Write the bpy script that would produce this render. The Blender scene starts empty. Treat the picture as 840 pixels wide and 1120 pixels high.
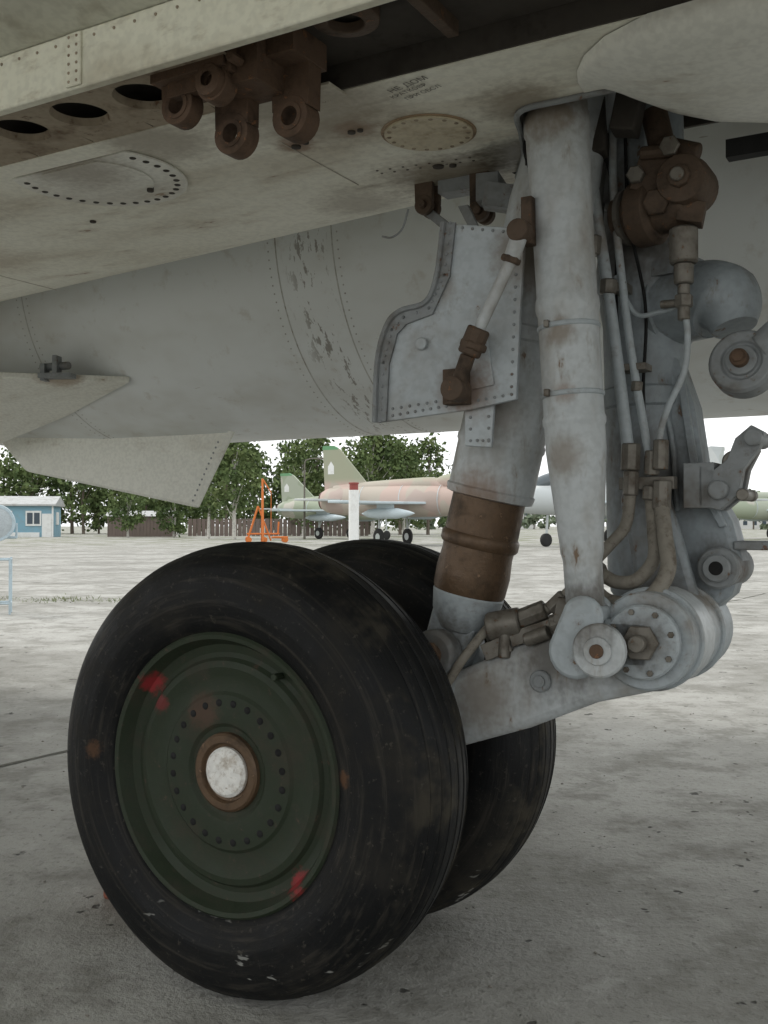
import bpy, bmesh, math, random
from mathutils import Vector, Matrix
R=random.Random(7)
sc=bpy.context.scene
sc.view_settings.view_transform='Standard'; sc.view_settings.look='None'; sc.view_settings.exposure=0
# ---------------------------------------------------------------- materials
def newmat(name):
    m=bpy.data.materials.new(name); m.use_nodes=True
    nt=m.node_tree; nt.nodes.clear()
    o=nt.nodes.new('ShaderNodeOutputMaterial'); b=nt.nodes.new('ShaderNodeBsdfPrincipled')
    nt.links.new(b.outputs[0],o.inputs[0]); return m,nt,b
def N(nt,t,**k):
    n=nt.nodes.new(t)
    for a,v in k.items(): setattr(n,a,v)
    return n
def noise(nt,vec,scale,detail=6,rough=.6,dist=0):
    n=N(nt,'ShaderNodeTexNoise'); n.inputs['Scale'].default_value=scale; n.inputs['Detail'].default_value=min(detail,4)
    n.inputs['Roughness'].default_value=rough; n.inputs['Distortion'].default_value=0
    nt.links.new(vec,n.inputs['Vector']); return n.outputs[0]
def ramp(nt,fac,a,b,va=0,vb=1):
    r=N(nt,'ShaderNodeMapRange'); r.interpolation_type='SMOOTHSTEP'
    for i,v in zip((1,2,3,4),(a,b,va,vb)): r.inputs[i].default_value=v
    nt.links.new(fac,r.inputs[0]); return r.outputs[0]
def mix(nt,fac,a,b,mode='MIX'):
    m=N(nt,'ShaderNodeMix',data_type='RGBA',blend_type=mode)
    for s,v in ((m.inputs[0],fac),(m.inputs[6],a),(m.inputs[7],b)):
        if isinstance(v,(int,float)): s.default_value=v
        elif isinstance(v,(tuple,list)): s.default_value=(*v[:3],1)
        else: nt.links.new(v,s)
    return m.outputs[2]
def math_(nt,op,a,b=None,c=None):
    m=N(nt,'ShaderNodeMath',operation=op)
    for i,v in enumerate((a,b,c)):
        if v is None: continue
        if isinstance(v,(int,float)): m.inputs[i].default_value=v
        else: nt.links.new(v,m.inputs[i])
    return m.outputs[0]
def bumpn(nt,b,h,st,dist=.01):
    n=N(nt,'ShaderNodeBump'); n.inputs['Strength'].default_value=st; n.inputs['Distance'].default_value=dist
    nt.links.new(h,n.inputs['Height']); nt.links.new(n.outputs[0],b.inputs['Normal'])
def mapping(nt,vec,sc_=(1,1,1),loc=(0,0,0)):
    m=N(nt,'ShaderNodeMapping'); m.inputs['Scale'].default_value=sc_; m.inputs['Location'].default_value=loc
    nt.links.new(vec,m.inputs[0]); return m.outputs[0]
def M(name,base,dirt=(.12,.09,.06),amt=.35,scale=4,rough=.55,metal=0,bump=.15,rust=0,fine=70,stretch=(1,1,1),rustcol=(.13,.06,.03),marks=(),spec=.4):
    m,nt,b=newmat(name); tc=N(nt,'ShaderNodeTexCoord').outputs['Object']
    v=mapping(nt,tc,stretch) if stretch!=(1,1,1) else tc
    n1=noise(nt,v,scale,4,.68); n2=noise(nt,tc,fine,1.5,.6); n3=noise(nt,v,scale*4.3,4,.7)
    col=mix(nt,ramp(nt,n1,.46,.74,0,amt),base,dirt)
    col=mix(nt,ramp(nt,n3,.54,.74,0,amt*.85),col,dirt)
    col=mix(nt,ramp(nt,n2,.62,.35,0,.10),col,(.02,.02,.02))
    if rust:
        f4=ramp(nt,n3,.70-rust*.3,.745-rust*.3,0,.85); col=mix(nt,f4,col,rustcol)
    if marks:
        wob=math_(nt,'ADD',math_(nt,'MULTIPLY',n3,.75),math_(nt,'MULTIPLY',n2,.25))
        for mk in marks:
            p,r,c=mk[:3]; st=mk[3] if len(mk)>3 else .85; soft=mk[4] if len(mk)>4 else 1.2
            d=N(nt,'ShaderNodeVectorMath',operation='DISTANCE'); nt.links.new(tc,d.inputs[0]); d.inputs[1].default_value=p
            dd=math_(nt,'ADD',d.outputs['Value'],math_(nt,'MULTIPLY',wob,r*2.2))
            f=ramp(nt,dd,r*1.5,r*(1.5+soft*.6),st,0); col=mix(nt,f,col,c)
    nt.links.new(col,b.inputs['Base Color']); b.inputs['Metallic'].default_value=metal; b.inputs['Specular IOR Level'].default_value=spec
    rr=ramp(nt,n1,.3,.8,rough-.08,min(1,rough+.2)); nt.links.new(rr,b.inputs['Roughness'])
    if bump>.25: bumpn(nt,b,n3,bump,.004)
    return m
GR=(.17,.12,.07); OIL=(.06,.045,.03); RB=(.20,.105,.05)
CREAM=M('cream_paint',(.84,.83,.72),(.38,.30,.20),.5,1.8,.5,stretch=(.5,1.6,1.6),bump=.12,rust=.03,rustcol=(.27,.17,.09),
  marks=[((.33,.08,1.75),.16,GR,.75,1.8),((.52,.0,1.75),.10,OIL,.8,1.8),((.40,-.2,1.75),.085,(.38,.27,.15),.6,1.5),((.25,-.40,1.75),.13,GR,.6,2.5),((-.1,-.43,1.75),.09,GR,.6,2.5),((-.30,-.23,1.75),.05,OIL,.7,2),((.13,-.27,1.75),.035,RB,.8,2),((.28,-.28,1.75),.035,RB,.6,2),((-.9,-.40,1.75),.14,GR,.5,2.5),((.05,.12,1.76),.10,GR,.5,2),((.62,-.24,1.75),.08,GR,.7,2),((-1.2,.0,1.75),.12,(.35,.27,.18),.5,2.5)])
BELLY=M('belly_paint',(.80,.80,.73),(.38,.32,.24),.5,2.0,.5,stretch=(.5,1.4,1.4),bump=.1,rust=.03,rustcol=(.27,.18,.1),
  marks=[((-.36,-.43,1.75),.10,GR,.6,2.5),((.8,-.1,1.72),.07,GR,.75,2),((-1.93,.98,1.58),.08,(.3,.2,.12),.7,2)])
GREYP=M('grey_blue_paint',(.38,.42,.44),(.16,.12,.08),.65,6,.5,rust=.15,rustcol=(.15,.085,.045),
  marks=[((.36,-.08,.72),.06,OIL,.75,2.2),((.66,-.06,.78),.06,OIL,.8,2.2),((.46,-.15,1.24),.05,GR,.7,2),((.80,-.1,.755),.05,OIL,.8,2),((.84,.1,.80),.05,GR,.7,2),((.72,.1,1.1),.05,GR,.6,2),((.75,.1,1.6),.1,GR,.7,2)])
DOORP=M('door_grey_paint',(.44,.48,.50),(.20,.155,.105),.55,5,.5,rust=.10,rustcol=(.17,.10,.055),
  marks=[((.46,-.15,1.24),.05,RB,.7,2),((.57,-.15,1.5),.05,GR,.6,2),((.40,-.15,1.45),.03,GR,.5,2)])
LEGSHADED=M('leg_shaded_grey_paint',(.28,.315,.335),(.12,.09,.06),.7,6,.5,rust=.17,stretch=(1,1,.5),rustcol=(.14,.075,.04),  # grey-blue paint, base darkened to carry the shade around the leg
  marks=[((.74,.1,1.6),.12,OIL,.7,2),((.76,.1,1.08),.08,OIL,.6,2),((.80,.1,.80),.08,OIL,.6,2),((.88,.15,.9),.04,OIL,.6,2)])
GREYD=M('dark_grey_paint',(.24,.255,.26),(.10,.075,.05),.7,7,.55,rust=.24)
WHITEP=M('strut_white_paint',(.49,.52,.53),(.21,.16,.105),.65,6,.45,rust=.10,stretch=(1,1,.4),rustcol=(.16,.095,.05),
  marks=[((.70,-.16,.80),.06,OIL,.8,2),((.635,-.17,1.78),.07,GR,.8,2.2),((.66,-.17,1.33),.025,GR,.7,2),((.67,-.17,1.22),.02,RB,.6,2),((.67,-.17,1.10),.03,GR,.6,2.5),((.44,-.07,1.02),.05,RB,.75,2.5),((.50,-.08,1.20),.04,GR,.5,2.5),((.45,-.06,.62),.06,GR,.6,2.5),((.62,-.06,.72),.07,OIL,.75,2.5),((.57,-.08,1.5),.06,GR,.7,2)])
RUST=M('rusty_steel',(.125,.078,.050),(.04,.028,.02),.8,14,.8,.1,.6,rust=.30,rustcol=(.23,.11,.052))
RUSTD=M('dark_rusty_steel',(.10,.068,.046),(.03,.023,.017),.85,14,.7,.2,.5,rust=.27,rustcol=(.18,.09,.045))
BROWN=M('greasy_steel',(.125,.078,.045),(.035,.024,.015),.85,12,.45,.3,.4,rust=.22,rustcol=(.24,.15,.09))
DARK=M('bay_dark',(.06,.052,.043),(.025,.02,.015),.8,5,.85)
CHAN=M('channel_dirty',(.36,.30,.22),(.11,.07,.04),.85,8,.75,rust=.15,rustcol=(.17,.09,.045))
BEAMP=M('beam_paint',(.76,.75,.62),(.30,.23,.14),.5,4,.55,rust=.08,rustcol=(.27,.15,.08),stretch=(.6,1,1.5))
UPP=M('wing_panel_grey',(.62,.62,.53),(.26,.22,.15),.5,2.2,.6,bump=.1)
RED=(.30,.022,.028)
HUBG=M('hub_green',(.024,.034,.019),(.046,.042,.030),.9,9,.65,0,.3,rust=.15,rustcol=(.068,.048,.032),spec=.3,
   marks=[((-.20,-.1,.17),.032,RED,.8),((-.175,-.1,.125),.022,(.17,.03,.03),.8),((.19,-.1,-.20),.034,RED,.85),((-.20,-.1,.20),.02,RED,.6),((-.06,-.1,.12),.035,(.10,.05,.035),.6,2),((.0,-.1,-.02),.05,(.07,.05,.035),.6,2.5)])
HUBW=M('hub_cap_white',(.84,.83,.79),(.28,.20,.12),.75,28,.7,rust=.08,rustcol=(.25,.15,.09))
HOLE=M('hole_black',(.008,.008,.008),(.01,.01,.01),.1,5,.8,bump=0)
STEEL=M('fitting_steel',(.19,.175,.15),(.07,.05,.033),.85,14,.5,.4,.3,rust=.24,rustcol=(.15,.08,.04))
HOSE=M('hydraulic_hose',(.23,.21,.175),(.08,.06,.04),.8,20,.65)
def fus_mat():
    m,nt,b=newmat('fuselage_paint'); tc=N(nt,'ShaderNodeTexCoord').outputs['Object']
    sx=N(nt,'ShaderNodeSeparateXYZ'); nt.links.new(tc,sx.inputs[0])
    n1=noise(nt,mapping(nt,tc,(.6,1,1)),1.8,4,.65); n2=noise(nt,tc,9,4,.7)
    col=mix(nt,ramp(nt,n1,.42,.72,0,.65),(.76,.79,.79),(.54,.53,.48))
    col=mix(nt,ramp(nt,n2,.55,.75,0,.4),col,(.43,.38,.30))
    st=noise(nt,mapping(nt,tc,(16,5,5)),2.2,4,.75)
    band=math_(nt,'MULTIPLY',ramp(nt,sx.outputs[0],-.84,-.72),ramp(nt,sx.outputs[0],-.595,-.66))
    col=mix(nt,math_(nt,'MULTIPLY',ramp(nt,st,.56,.60,0,.72),band),col,(.16,.135,.10))
    st2=noise(nt,mapping(nt,tc,(1.2,8,8),(3,1,0)),2.2,4,.8)
    col=mix(nt,ramp(nt,st2,.67,.71,0,.6),col,(.24,.18,.12))
    nt.links.new(col,b.inputs['Base Color']); b.inputs['Roughness'].default_value=.45; return m
FUS=fus_mat()
def tyre_mat():
    m,nt,b=newmat('tyre_rubber'); tc=N(nt,'ShaderNodeTexCoord').outputs['Object']
    sx=N(nt,'ShaderNodeSeparateXYZ'); nt.links.new(tc,sx.inputs[0]); X,Y,Z=sx.outputs
    rad=math_(nt,'SQRT',math_(nt,'ADD',math_(nt,'MULTIPLY',X,X),math_(nt,'MULTIPLY',Z,Z)))
    cv=N(nt,'ShaderNodeCombineXYZ')
    for i,s in enumerate((math_(nt,'MULTIPLY',rad,16),math_(nt,'MULTIPLY',Y,16),math_(nt,'MULTIPLY',math_(nt,'ADD',X,Z),1.6))): nt.links.new(s,cv.inputs[i])
    conc=noise(nt,cv.outputs[0],4,4,.65); n1=noise(nt,tc,6,4,.72); n2=noise(nt,tc,70,3,.7)
    col=mix(nt,ramp(nt,n1,.44,.72,0,.75),(.0055,.006,.0065),(.024,.022,.018))
    col=mix(nt,ramp(nt,conc,.50,.70,0,.55),col,(.045,.040,.032))
    mud=math_(nt,'MULTIPLY',ramp(nt,n1,.48,.66),ramp(nt,rad,.42,.47)); col=mix(nt,math_(nt,'MULTIPLY',mud,.42),col,(.080,.069,.048))
    spk=ramp(nt,n2,.60,.72,0,.35); col=mix(nt,spk,col,(.10,.09,.07))
    for p,r,c in [((-.335,-.13,.02),.024,(.12,.06,.03)),((.305,-.13,.03),.018,(.14,.065,.03))]:
        d=N(nt,'ShaderNodeVectorMath',operation='DISTANCE'); nt.links.new(tc,d.inputs[0]); d.inputs[1].default_value=p
        dd=math_(nt,'ADD',d.outputs['Value'],math_(nt,'MULTIPLY',n2,r*1.6)); col=mix(nt,ramp(nt,dd,r*1.3,r*2.0,.6,0),col,c)
    sc2=noise(nt,mapping(nt,tc,(7,10,22)),1.8,3,.6)
    col=mix(nt,math_(nt,'MULTIPLY',ramp(nt,sc2,.655,.70,0,.55),ramp(nt,Z,-.2,-.38)),col,(.40,.40,.37))
    nt.links.new(col,b.inputs['Base Color']); nt.links.new(ramp(nt,n1,.3,.8,.5,.85),b.inputs['Roughness']); b.inputs['Specular IOR Level'].default_value=.22
    bumpn(nt,b,math_(nt,'ADD',conc,math_(nt,'MULTIPLY',n2,.5)),.45,.004); return m
TYRE=tyre_mat()
# ---------------------------------------------------------------- mesh helpers
def obj(name,bm,mat,parent=None,loc=(0,0,0),rot=(0,0,0),bevel=0,smooth=True,ang=35):
    bmesh.ops.recalc_face_normals(bm,faces=bm.faces[:])
    me=bpy.data.meshes.new(name); bm.to_mesh(me); bm.free()
    if smooth:
        for p in me.polygons: p.use_smooth=True
        me.set_sharp_from_angle(angle=math.radians(ang))
    o=bpy.data.objects.new(name,me); sc.collection.objects.link(o)
    for mm in (mat if isinstance(mat,(list,tuple)) else [mat]): me.materials.append(mm)
    o.location=loc; o.rotation_euler=rot
    if parent: o.parent=parent
    if bevel:
        b=o.modifiers.new('Bevel','BEVEL'); b.width=bevel; b.segments=2; b.limit_method='ANGLE'; b.angle_limit=math.radians(40)
    return o
def empty(name,loc=(0,0,0),rot=(0,0,0),parent=None):
    o=bpy.data.objects.new(name,None); sc.collection.objects.link(o); o.location=loc; o.rotation_euler=rot; o.empty_display_size=.3
    if parent:o.parent=parent
    return o
def frame(d):
    d=Vector(d).normalized(); a=Vector((0,0,1)) if abs(d.z)<.9 else Vector((1,0,0))
    x=a.cross(d).normalized(); return x,d.cross(x),d
def lathe(bm,p0,p1,prof,seg=40,cap=True):
    p0=Vector(p0); x,y,d=frame(Vector(p1)-p0); rings=[]
    for t,r in prof:
        if r<1e-5: rings.append([bm.verts.new(p0+d*t)])
        else: rings.append([bm.verts.new(p0+d*t+(x*math.cos(a)+y*math.sin(a))*r) for a in [2*math.pi*i/seg for i in range(seg)]])
    for A,B in zip(rings,rings[1:]):
        for i in range(seg):
            j=(i+1)%seg
            if len(A)==1 and len(B)==1: continue
            if len(A)==1: bm.faces.new((A[0],B[i],B[j]))
            elif len(B)==1: bm.faces.new((A[i],B[0],A[j]))
            else: bm.faces.new((A[i],B[i],B[j],A[j]))
    if cap:
        for r in (rings[0],rings[-1]):
            if len(r)>2: bm.faces.new(r)
def cyl(bm,p0,p1,r0,r1=None,seg=28):
    L=(Vector(p1)-Vector(p0)).length; r1=r0 if r1 is None else r1
    b=min(.004,r0*.15,L*.2)
    lathe(bm,p0,p1,[(0,r0-b),(b,r0),(L-b,r1),(L,r1-b)],seg)
def box(bm,c,s,rz=0,ry=0,rx=0):
    m=Matrix.Translation(c)@Matrix.Rotation(rz,4,'Z')@Matrix.Rotation(ry,4,'Y')@Matrix.Rotation(rx,4,'X')@Matrix.Diagonal((*s,1))
    bmesh.ops.create_cube(bm,size=1,matrix=m)
def extr(bm,pts,y0,y1,axis='y'):
    f=(lambda a,b,t:(a,t,b)) if axis=='y' else ((lambda a,b,t:(a,b,t)) if axis=='z' else (lambda a,b,t:(t,a,b)))
    A=[bm.verts.new(f(a,b,y0)) for a,b in pts]; B=[bm.verts.new(f(a,b,y1)) for a,b in pts]
    bm.faces.new(A); bm.faces.new(B[::-1]); n=len(pts)
    for i in range(n): bm.faces.new((A[i],B[i],B[(i+1)%n],A[(i+1)%n]))
def cr(pts,n=10):
    P=[Vector(p) for p in pts]; P=[P[0]*2-P[1]]+P+[P[-1]*2-P[-2]]; out=[]
    for i in range(1,len(P)-2):
        for k in range(n):
            t=k/n; a,b,c,d=P[i-1:i+3]
            out.append(.5*((2*b)+(c-a)*t+(2*a-5*b+4*c-d)*t*t+(3*b-a-3*c+d)*t**3))
    out.append(P[-2]); return out
def sweep(bm,pts,r,seg=12,n=10,smooth=True):
    P=cr(pts,n) if smooth else [Vector(p) for p in pts]; rings=[]; up=None
    for i,p in enumerate(P):
        d=(P[min(i+1,len(P)-1)]-P[max(i-1,0)]).normalized()
        if up is None: x,y,_=frame(d)
        else: x=(up-d*up.dot(d)).normalized(); y=d.cross(x)
        up=x; rr=r(i/(len(P)-1)) if callable(r) else r
        rings.append([bm.verts.new(p+(x*math.cos(a)+y*math.sin(a))*rr) for a in [2*math.pi*k/seg for k in range(seg)]])
    for A,B in zip(rings,rings[1:]):
        for i in range(seg): bm.faces.new((A[i],B[i],B[(i+1)%seg],A[(i+1)%seg]))
    bm.faces.new(rings[0]); bm.faces.new(rings[-1])
def hull(c):
    up=[];dn=[]
    for i,(x,z,r) in enumerate(c):
        a=c[max(0,i-1)];b=c[min(len(c)-1,i+1)]
        t=math.atan2(b[1]-a[1],b[0]-a[0])
        if i==0: first=[(x+r*math.cos(q),z+r*math.sin(q)) for q in [t+math.pi*1.5-math.pi*k/10 for k in range(11)]]
        elif i==len(c)-1: last=[(x+r*math.cos(q),z+r*math.sin(q)) for q in [t+math.pi/2-math.pi*k/10 for k in range(11)]]
        else:
            up.append((x-r*math.sin(t),z+r*math.cos(t))); dn.append((x+r*math.sin(t),z-r*math.cos(t)))
    return first+up+last+dn[::-1]
def lugplate(bm,cx,cz,r,hole,top,y0,y1,w=None):
    w=w or r; n=24
    outer=[];inner=[]
    for k in range(n):
        a=2*math.pi*k/n; outer.append((cx+r*math.cos(a),cz+r*math.sin(a))); inner.append((cx+hole*math.cos(a),cz+hole*math.sin(a)))
    V={}
    for nm,pts in (('o',outer),('i',inner)):
        for yy in (0,1): V[nm,yy]=[bm.verts.new((a,(y0,y1)[yy],b)) for a,b in pts]
    for k in range(n):
        j=(k+1)%n
        bm.faces.new((V['o',0][k],V['o',0][j],V['i',0][j],V['i',0][k])); bm.faces.new((V['o',1][k],V['i',1][k],V['i',1][j],V['o',1][j]))
        bm.faces.new((V['o',0][k],V['o',1][k],V['o',1][j],V['o',0][j])); bm.faces.new((V['i',0][k],V['i',0][j],V['i',1][j],V['i',1][k]))
    if top:
        extr(bm,[(cx-w*.98,cz+r*.35),(cx-w*1.05,top),(cx+w*1.05,top),(cx+w*.98,cz+r*.35),(cx+hole*1.1,cz+hole*1.15),(cx-hole*1.1,cz+hole*1.15)],y0+.001,y1-.001)
def rivets(name,pts,nrm,r,h,mat,parent,seg=8):
    bm=bmesh.new(); n=Vector(nrm)
    for p in pts:
        p=Vector(p); lathe(bm,p-n*.001,p+n,[(0,r),(h*.6+.001,r*.8),(h+.001,0)],seg,False)
    return obj(name,bm,mat,parent)
def lin(a,b,n): a=Vector(a);b=Vector(b); return [a.lerp(b,i/(n-1)) for i in range(n)]
# ---------------------------------------------------------------- aircraft frame (x forward, y inboard, z up)
ORG=(-.158,2.413,0); YAW=math.radians(-30)
GEAR=empty('aircraft_landing_gear',ORG,(0,0,YAW))
AIR=empty('military_aircraft',ORG,(0,0,YAW))
def wheel(nm,y,sgn):
    W=empty(nm,(0,y,.472),(0,0,0 if sgn<0 else math.pi),GEAR)
    half=[(.105,.280),(.122,.288),(.136,.31),(.145,.345),(.1462,.352),(.1455,.356),(.146,.375),(.139,.405),(.1345,.414),(.1335,.418),(.125,.431),(.108,.448),(.090,.4560)]
    prof=[(-a,r) for a,r in half]
    for g in [-.078,-.047,-.016,.016,.047,.078]:
        rr=.472-.016*(abs(g)/.09)**2
        prof+=[(g-.0035,rr),(g-.0022,rr-.002),(g+.0022,rr-.002),(g+.0035,rr)]
    prof+=[(a,r) for a,r in half[::-1]]
    bm=bmesh.new(); lathe(bm,(0,-.2,0),(0,1,0),[(.2+a,r) for a,r in prof],128,False)
    # slight flattening where the tyre carries the load
    for v in bm.verts:
        if v.co.z<-.462: v.co.z=-.462-(-.462-v.co.z)*.25
        if v.co.z<-.40: v.co.y*=1+.05*(-.40-v.co.z)/.07
    o=obj('tyre',bm,TYRE,W,ang=50)
    bm=bmesh.new()
    pr=[(-.09,.292),(-.122,.290),(-.128,.284),(-.126,.275),(-.110,.268),(-.096,.262),(-.090,.245),(-.092,.235),(-.100,.228),(-.103,.215),(-.098,.20),(-.094,.185),(-.096,.165),(-.101,.158),(-.103,.12),(-.101,.100),(-.095,.092),(-.094,.076)]
    lathe(bm,(0,-.2,0),(0,1,0),[(.2+a,r) for a,r in pr],96,False)
    obj('rim_disc',bm,HUBG,W,ang=28)
    bm=bmesh.new(); pr=[(-.092,.082),(-.103,.080),(-.107,.075),(-.107,.062),(-.098,.058),(-.096,.05)]
    lathe(bm,(0,-.2,0),(0,1,0),[(.2+a,r) for a,r in pr],64,False); obj('hub_ring',bm,BROWN,W,ang=28)
    bm=bmesh.new(); pr=[(-.09,.052),(-.103,.051),(-.109,.044),(-.111,.028),(-.111,0)]
    lathe(bm,(0,-.2,0),(0,1,0),[(.2+a,r) for a,r in pr],48,False); obj('hub_cap',bm,HUBW,W,ang=28)
    bm=bmesh.new()
    for i in range(24):
        a=2*math.pi*(i+.5)/24; rr=.142; c=Vector((rr*math.cos(a),0,rr*math.sin(a)))
        lathe(bm,c+Vector((0,-.098,0)),c+Vector((0,-1,0)),[(0,.0075),(.0045,.0075),(.0055,.006),(.0055,0)],12,False)
    obj('wheel_bolt_holes',bm,HOLE,W)
    bm=bmesh.new(); cyl(bm,(.245*math.cos(1),-.12,.245*math.sin(1)),(.245*math.cos(1),-.08,.245*math.sin(1)),.007,seg=10); obj('valve_stem',bm,HUBG,W)
    bm=bmesh.new(); lathe(bm,(0,-.05,0),(0,1,0),[(0,.285),(.17,.283),(.172,.26),(.13,.25),(.12,.2),(.18,.19),(.19,.18),(.19,.09),(.22,.08)],64,True)
    obj('brake_drum',bm,GREYD,W)
    W.location.z=.4645
wheel('near_wheel',-.23,-1)
wheel('far_wheel',.262,1)
def G(name,fn,mat,bevel=0,parent=GEAR,ang=35):
    bm=bmesh.new(); fn(bm); return obj(name,bm,mat,parent,bevel=bevel,ang=ang)
G('axle',lambda b:cyl(b,(0,-.24,.467),(0,.24,.467),.05),STEEL)
G('trailing_arm',lambda b:extr(b,hull([(0,.47,.085),(.2,.525,.075),(.38,.580,.074),(.52,.635,.080),(.66,.70,.082),(.80,.755,.098)]),-.06,.06),WHITEP,.018)
G('trailing_arm_boss',lambda b:(extr(b,hull([(.31,.58,.07),(.345,.70,.052)]),-.085,-.035),extr(b,hull([(.31,.58,.07),(.345,.70,.052)]),.035,.085)),GREYP,.01)
G('shock_pin',lambda b:(cyl(b,(.345,-.10,.70),(.345,.10,.70),.024),cyl(b,(.345,-.108,.70),(.345,-.10,.70),.032,seg=6)),RUST)
G('arm_web_rib',lambda b:(cyl(b,(.58,-.07,.66),(.58,-.058,.66),.022),cyl(b,(.58,-.074,.66),(.58,-.07,.66),.012)),GREYD)
G('pivot_cylinder',lambda b:(cyl(b,(.80,-.10,.755),(.80,.24,.755),.092,seg=40),cyl(b,(.80,-.125,.755),(.80,-.10,.755),.07),cyl(b,(.80,.235,.755),(.80,.262,.755),.075),cyl(b,(.80,.262,.755),(.80,.275,.755),.04)),GREYP)
G('pivot_ring',lambda b:(cyl(b,(.80,-.06,.755),(.80,-.045,.755),.099,seg=40),cyl(b,(.80,.12,.755),(.80,.14,.755),.1,seg=40)),GREYP)
G('pivot_ring_bolts',lambda b:[cyl(b,(.80+.058*math.cos(a),-.130,.755+.058*math.sin(a)),(.80+.058*math.cos(a),-.12,.755+.058*math.sin(a)),.006,seg=6) for a in [k*math.pi/4+.3 for k in range(8)]],STEEL)
G('pivot_nut',lambda b:(cyl(b,(.80,-.137,.755),(.80,-.125,.755),.035,seg=6),cyl(b,(.80,-.16,.755),(.80,-.137,.755),.016)),STEEL)
def clev(b):
    cyl(b,(.738,-.165,.742),(.738,.0,.742),.036); cyl(b,(.738,-.185,.742),(.738,-.165,.742),.05,seg=30); cyl(b,(.738,-.191,.742),(.738,-.185,.742),.026)
G('side_strut_pin',clev,WHITEP)
G('side_strut_pin_cap',lambda b:cyl(b,(.738,-.196,.742),(.738,-.19,.742),.013),RUST)
def clev2(b):
    extr(b,hull([(.685,.735,.052),(.70,.80,.040)]),-.165,-.145); extr(b,hull([(.685,.735,.052),(.70,.80,.040)]),-.10,-.08)
    box(b,(.70,-.12,.805),(.07,.075,.03)); box(b,(.77,-.09,.75),(.09,.07,.09))
G('side_strut_fork',clev2,GREYP,.008)
S0=Vector((.375,0,.755)); S1=Vector((.63,.02,1.86)); SD=(S1-S0).normalized()
def sp(t): return S0+SD*t
G('shock_piston',lambda b:lathe(b,sp(.06),S1,[(0,.07),(.02,.078),(.06,.080),(.10,.076),(.15,.079),(.20,.078),(.24,.078)],40),BROWN)
G('shock_piston_collar',lambda b:(lathe(b,sp(.175),S1,[(0,.080),(.006,.084),(.022,.084),(.028,.080)],40)),BROWN)
G('shock_fork',lambda b:(extr(b,hull([(.345,.70,.050),(.372,.775,.055)]),-.033,-.003),extr(b,hull([(.345,.70,.050),(.372,.775,.055)]),.003,.033),lathe(b,sp(-.01),S1,[(0,.045),(.04,.07),(.085,.078)],32)),GREYP,.006)
G('shock_cylinder',lambda b:lathe(b,sp(.28),S1,[(0,.082),(.003,.092),(.018,.095),(.022,.091),(.11,.091),(.115,.094),(.125,.094),(.13,.091),(.33,.091),(.335,.096),(.36,.096),(.365,.091),(.62,.091),(.75,.08),(.86,.08)],44),WHITEP)
T0=Vector((.695,-.12,.775)); T1=Vector((.630,-.12,1.87)); TL=(T1-T0).length
G('side_strut',lambda b:lathe(b,T0,T1,[(0,.030),(.02,.036),(.13,.037),(.145,.041),(.16,.0415),(.30,.054),(.34,.0575),(.385,.0575),(.39,.060),(.40,.0605),(.408,.0575),(.60,.0578),(.605,.060),(.615,.0615),(.63,.060),(.635,.0578),(.78,.058),(.95,.061),(.955,.064),(.985,.064),(.99,.061),(TL,.061)],44),WHITEP)
G('side_strut_clamps',lambda b:[lathe(b,T0+(T1-T0).normalized()*t,T1,[(0,.0585),(.002,.0603),(.008,.0603),(.010,.0585)],40) for t in (.44,.57)],GREYP)
G('side_strut_clamp_bolts',lambda b:[box(b,(.638,-.176,z),(.010,.014,.014)) for z in (1.22,1.35)],STEEL,.002)
def leg(b):
    lathe(b,(.722,.2,.80),(.712,.2,1.9),[(0,.06),(.03,.078),(.08,.084),(.42,.086),(.425,.092),(.46,.092),(.465,.086),(.60,.088),(.68,.10),(.72,.102),(.80,.09),(1.1,.086)],44)
G('main_leg',leg,LEGSHADED)
def web(b):
    extr(b,[(.665,1.30),(.79,1.34),(.83,1.22),(.85,1.08),(.905,.98),(.925,.90),(.905,.83),(.87,.80),(.865,.72),(.80,.665),(.71,.70),(.66,.80),(.655,1.0)],.15,.25)
G('main_leg_web',web,LEGSHADED,.016)
G('main_leg_rib',lambda b:(extr(b,[(.80,1.28),(.815,1.28),(.845,1.08),(.90,.97),(.885,.965),(.83,1.07)],.135,.15),sweep(b,[(.75,.145,1.30),(.79,.14,1.15),(.80,.14,1.0)],.006)),LEGSHADED,.003)
G('main_leg_fork_front',lambda b:extr(b,hull([(.80,.755,.07),(.775,.90,.055),(.745,1.02,.05)]),.085,.125),LEGSHADED,.012)
G('tow_lug',lambda b:(cyl(b,(.885,.12,.885),(.885,.28,.885),.042),cyl(b,(.885,.105,.885),(.885,.12,.885),.028)),GREYD)
G('tow_lug_bore',lambda b:cyl(b,(.885,.1035,.885),(.885,.105,.885),.014),HOLE)
G('tow_bracket',lambda b:(box(b,(.955,.2,.93),(.09,.10,.018)),box(b,(.995,.2,.915),(.012,.10,.04))),GREYD,.003)
G('uplock_hook',lambda b:(extr(b,[(.86,1.01),(.90,1.0),(.935,1.03),(.945,1.08),(.975,1.12),(.985,1.15),(.96,1.165),(.93,1.14),(.915,1.10),(.89,1.08),(.86,1.09)],.07,.10),extr(b,[(.86,1.01),(.90,1.0),(.935,1.03),(.945,1.08),(.965,1.12),(.93,1.13),(.915,1.10),(.89,1.08),(.86,1.09)],.13,.155),cyl(b,(.965,.05,1.14),(.965,.17,1.14),.017),cyl(b,(.90,.05,1.04),(.90,.17,1.04),.019),box(b,(.86,.12,1.05),(.06,.10,.09))),GREYD,.004)
G('uplock_roller',lambda b:(cyl(b,(.925,.075,1.095),(.925,.15,1.095),.022),cyl(b,(.945,.06,1.03),(.945,.16,1.03),.012)),STEEL)
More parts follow.
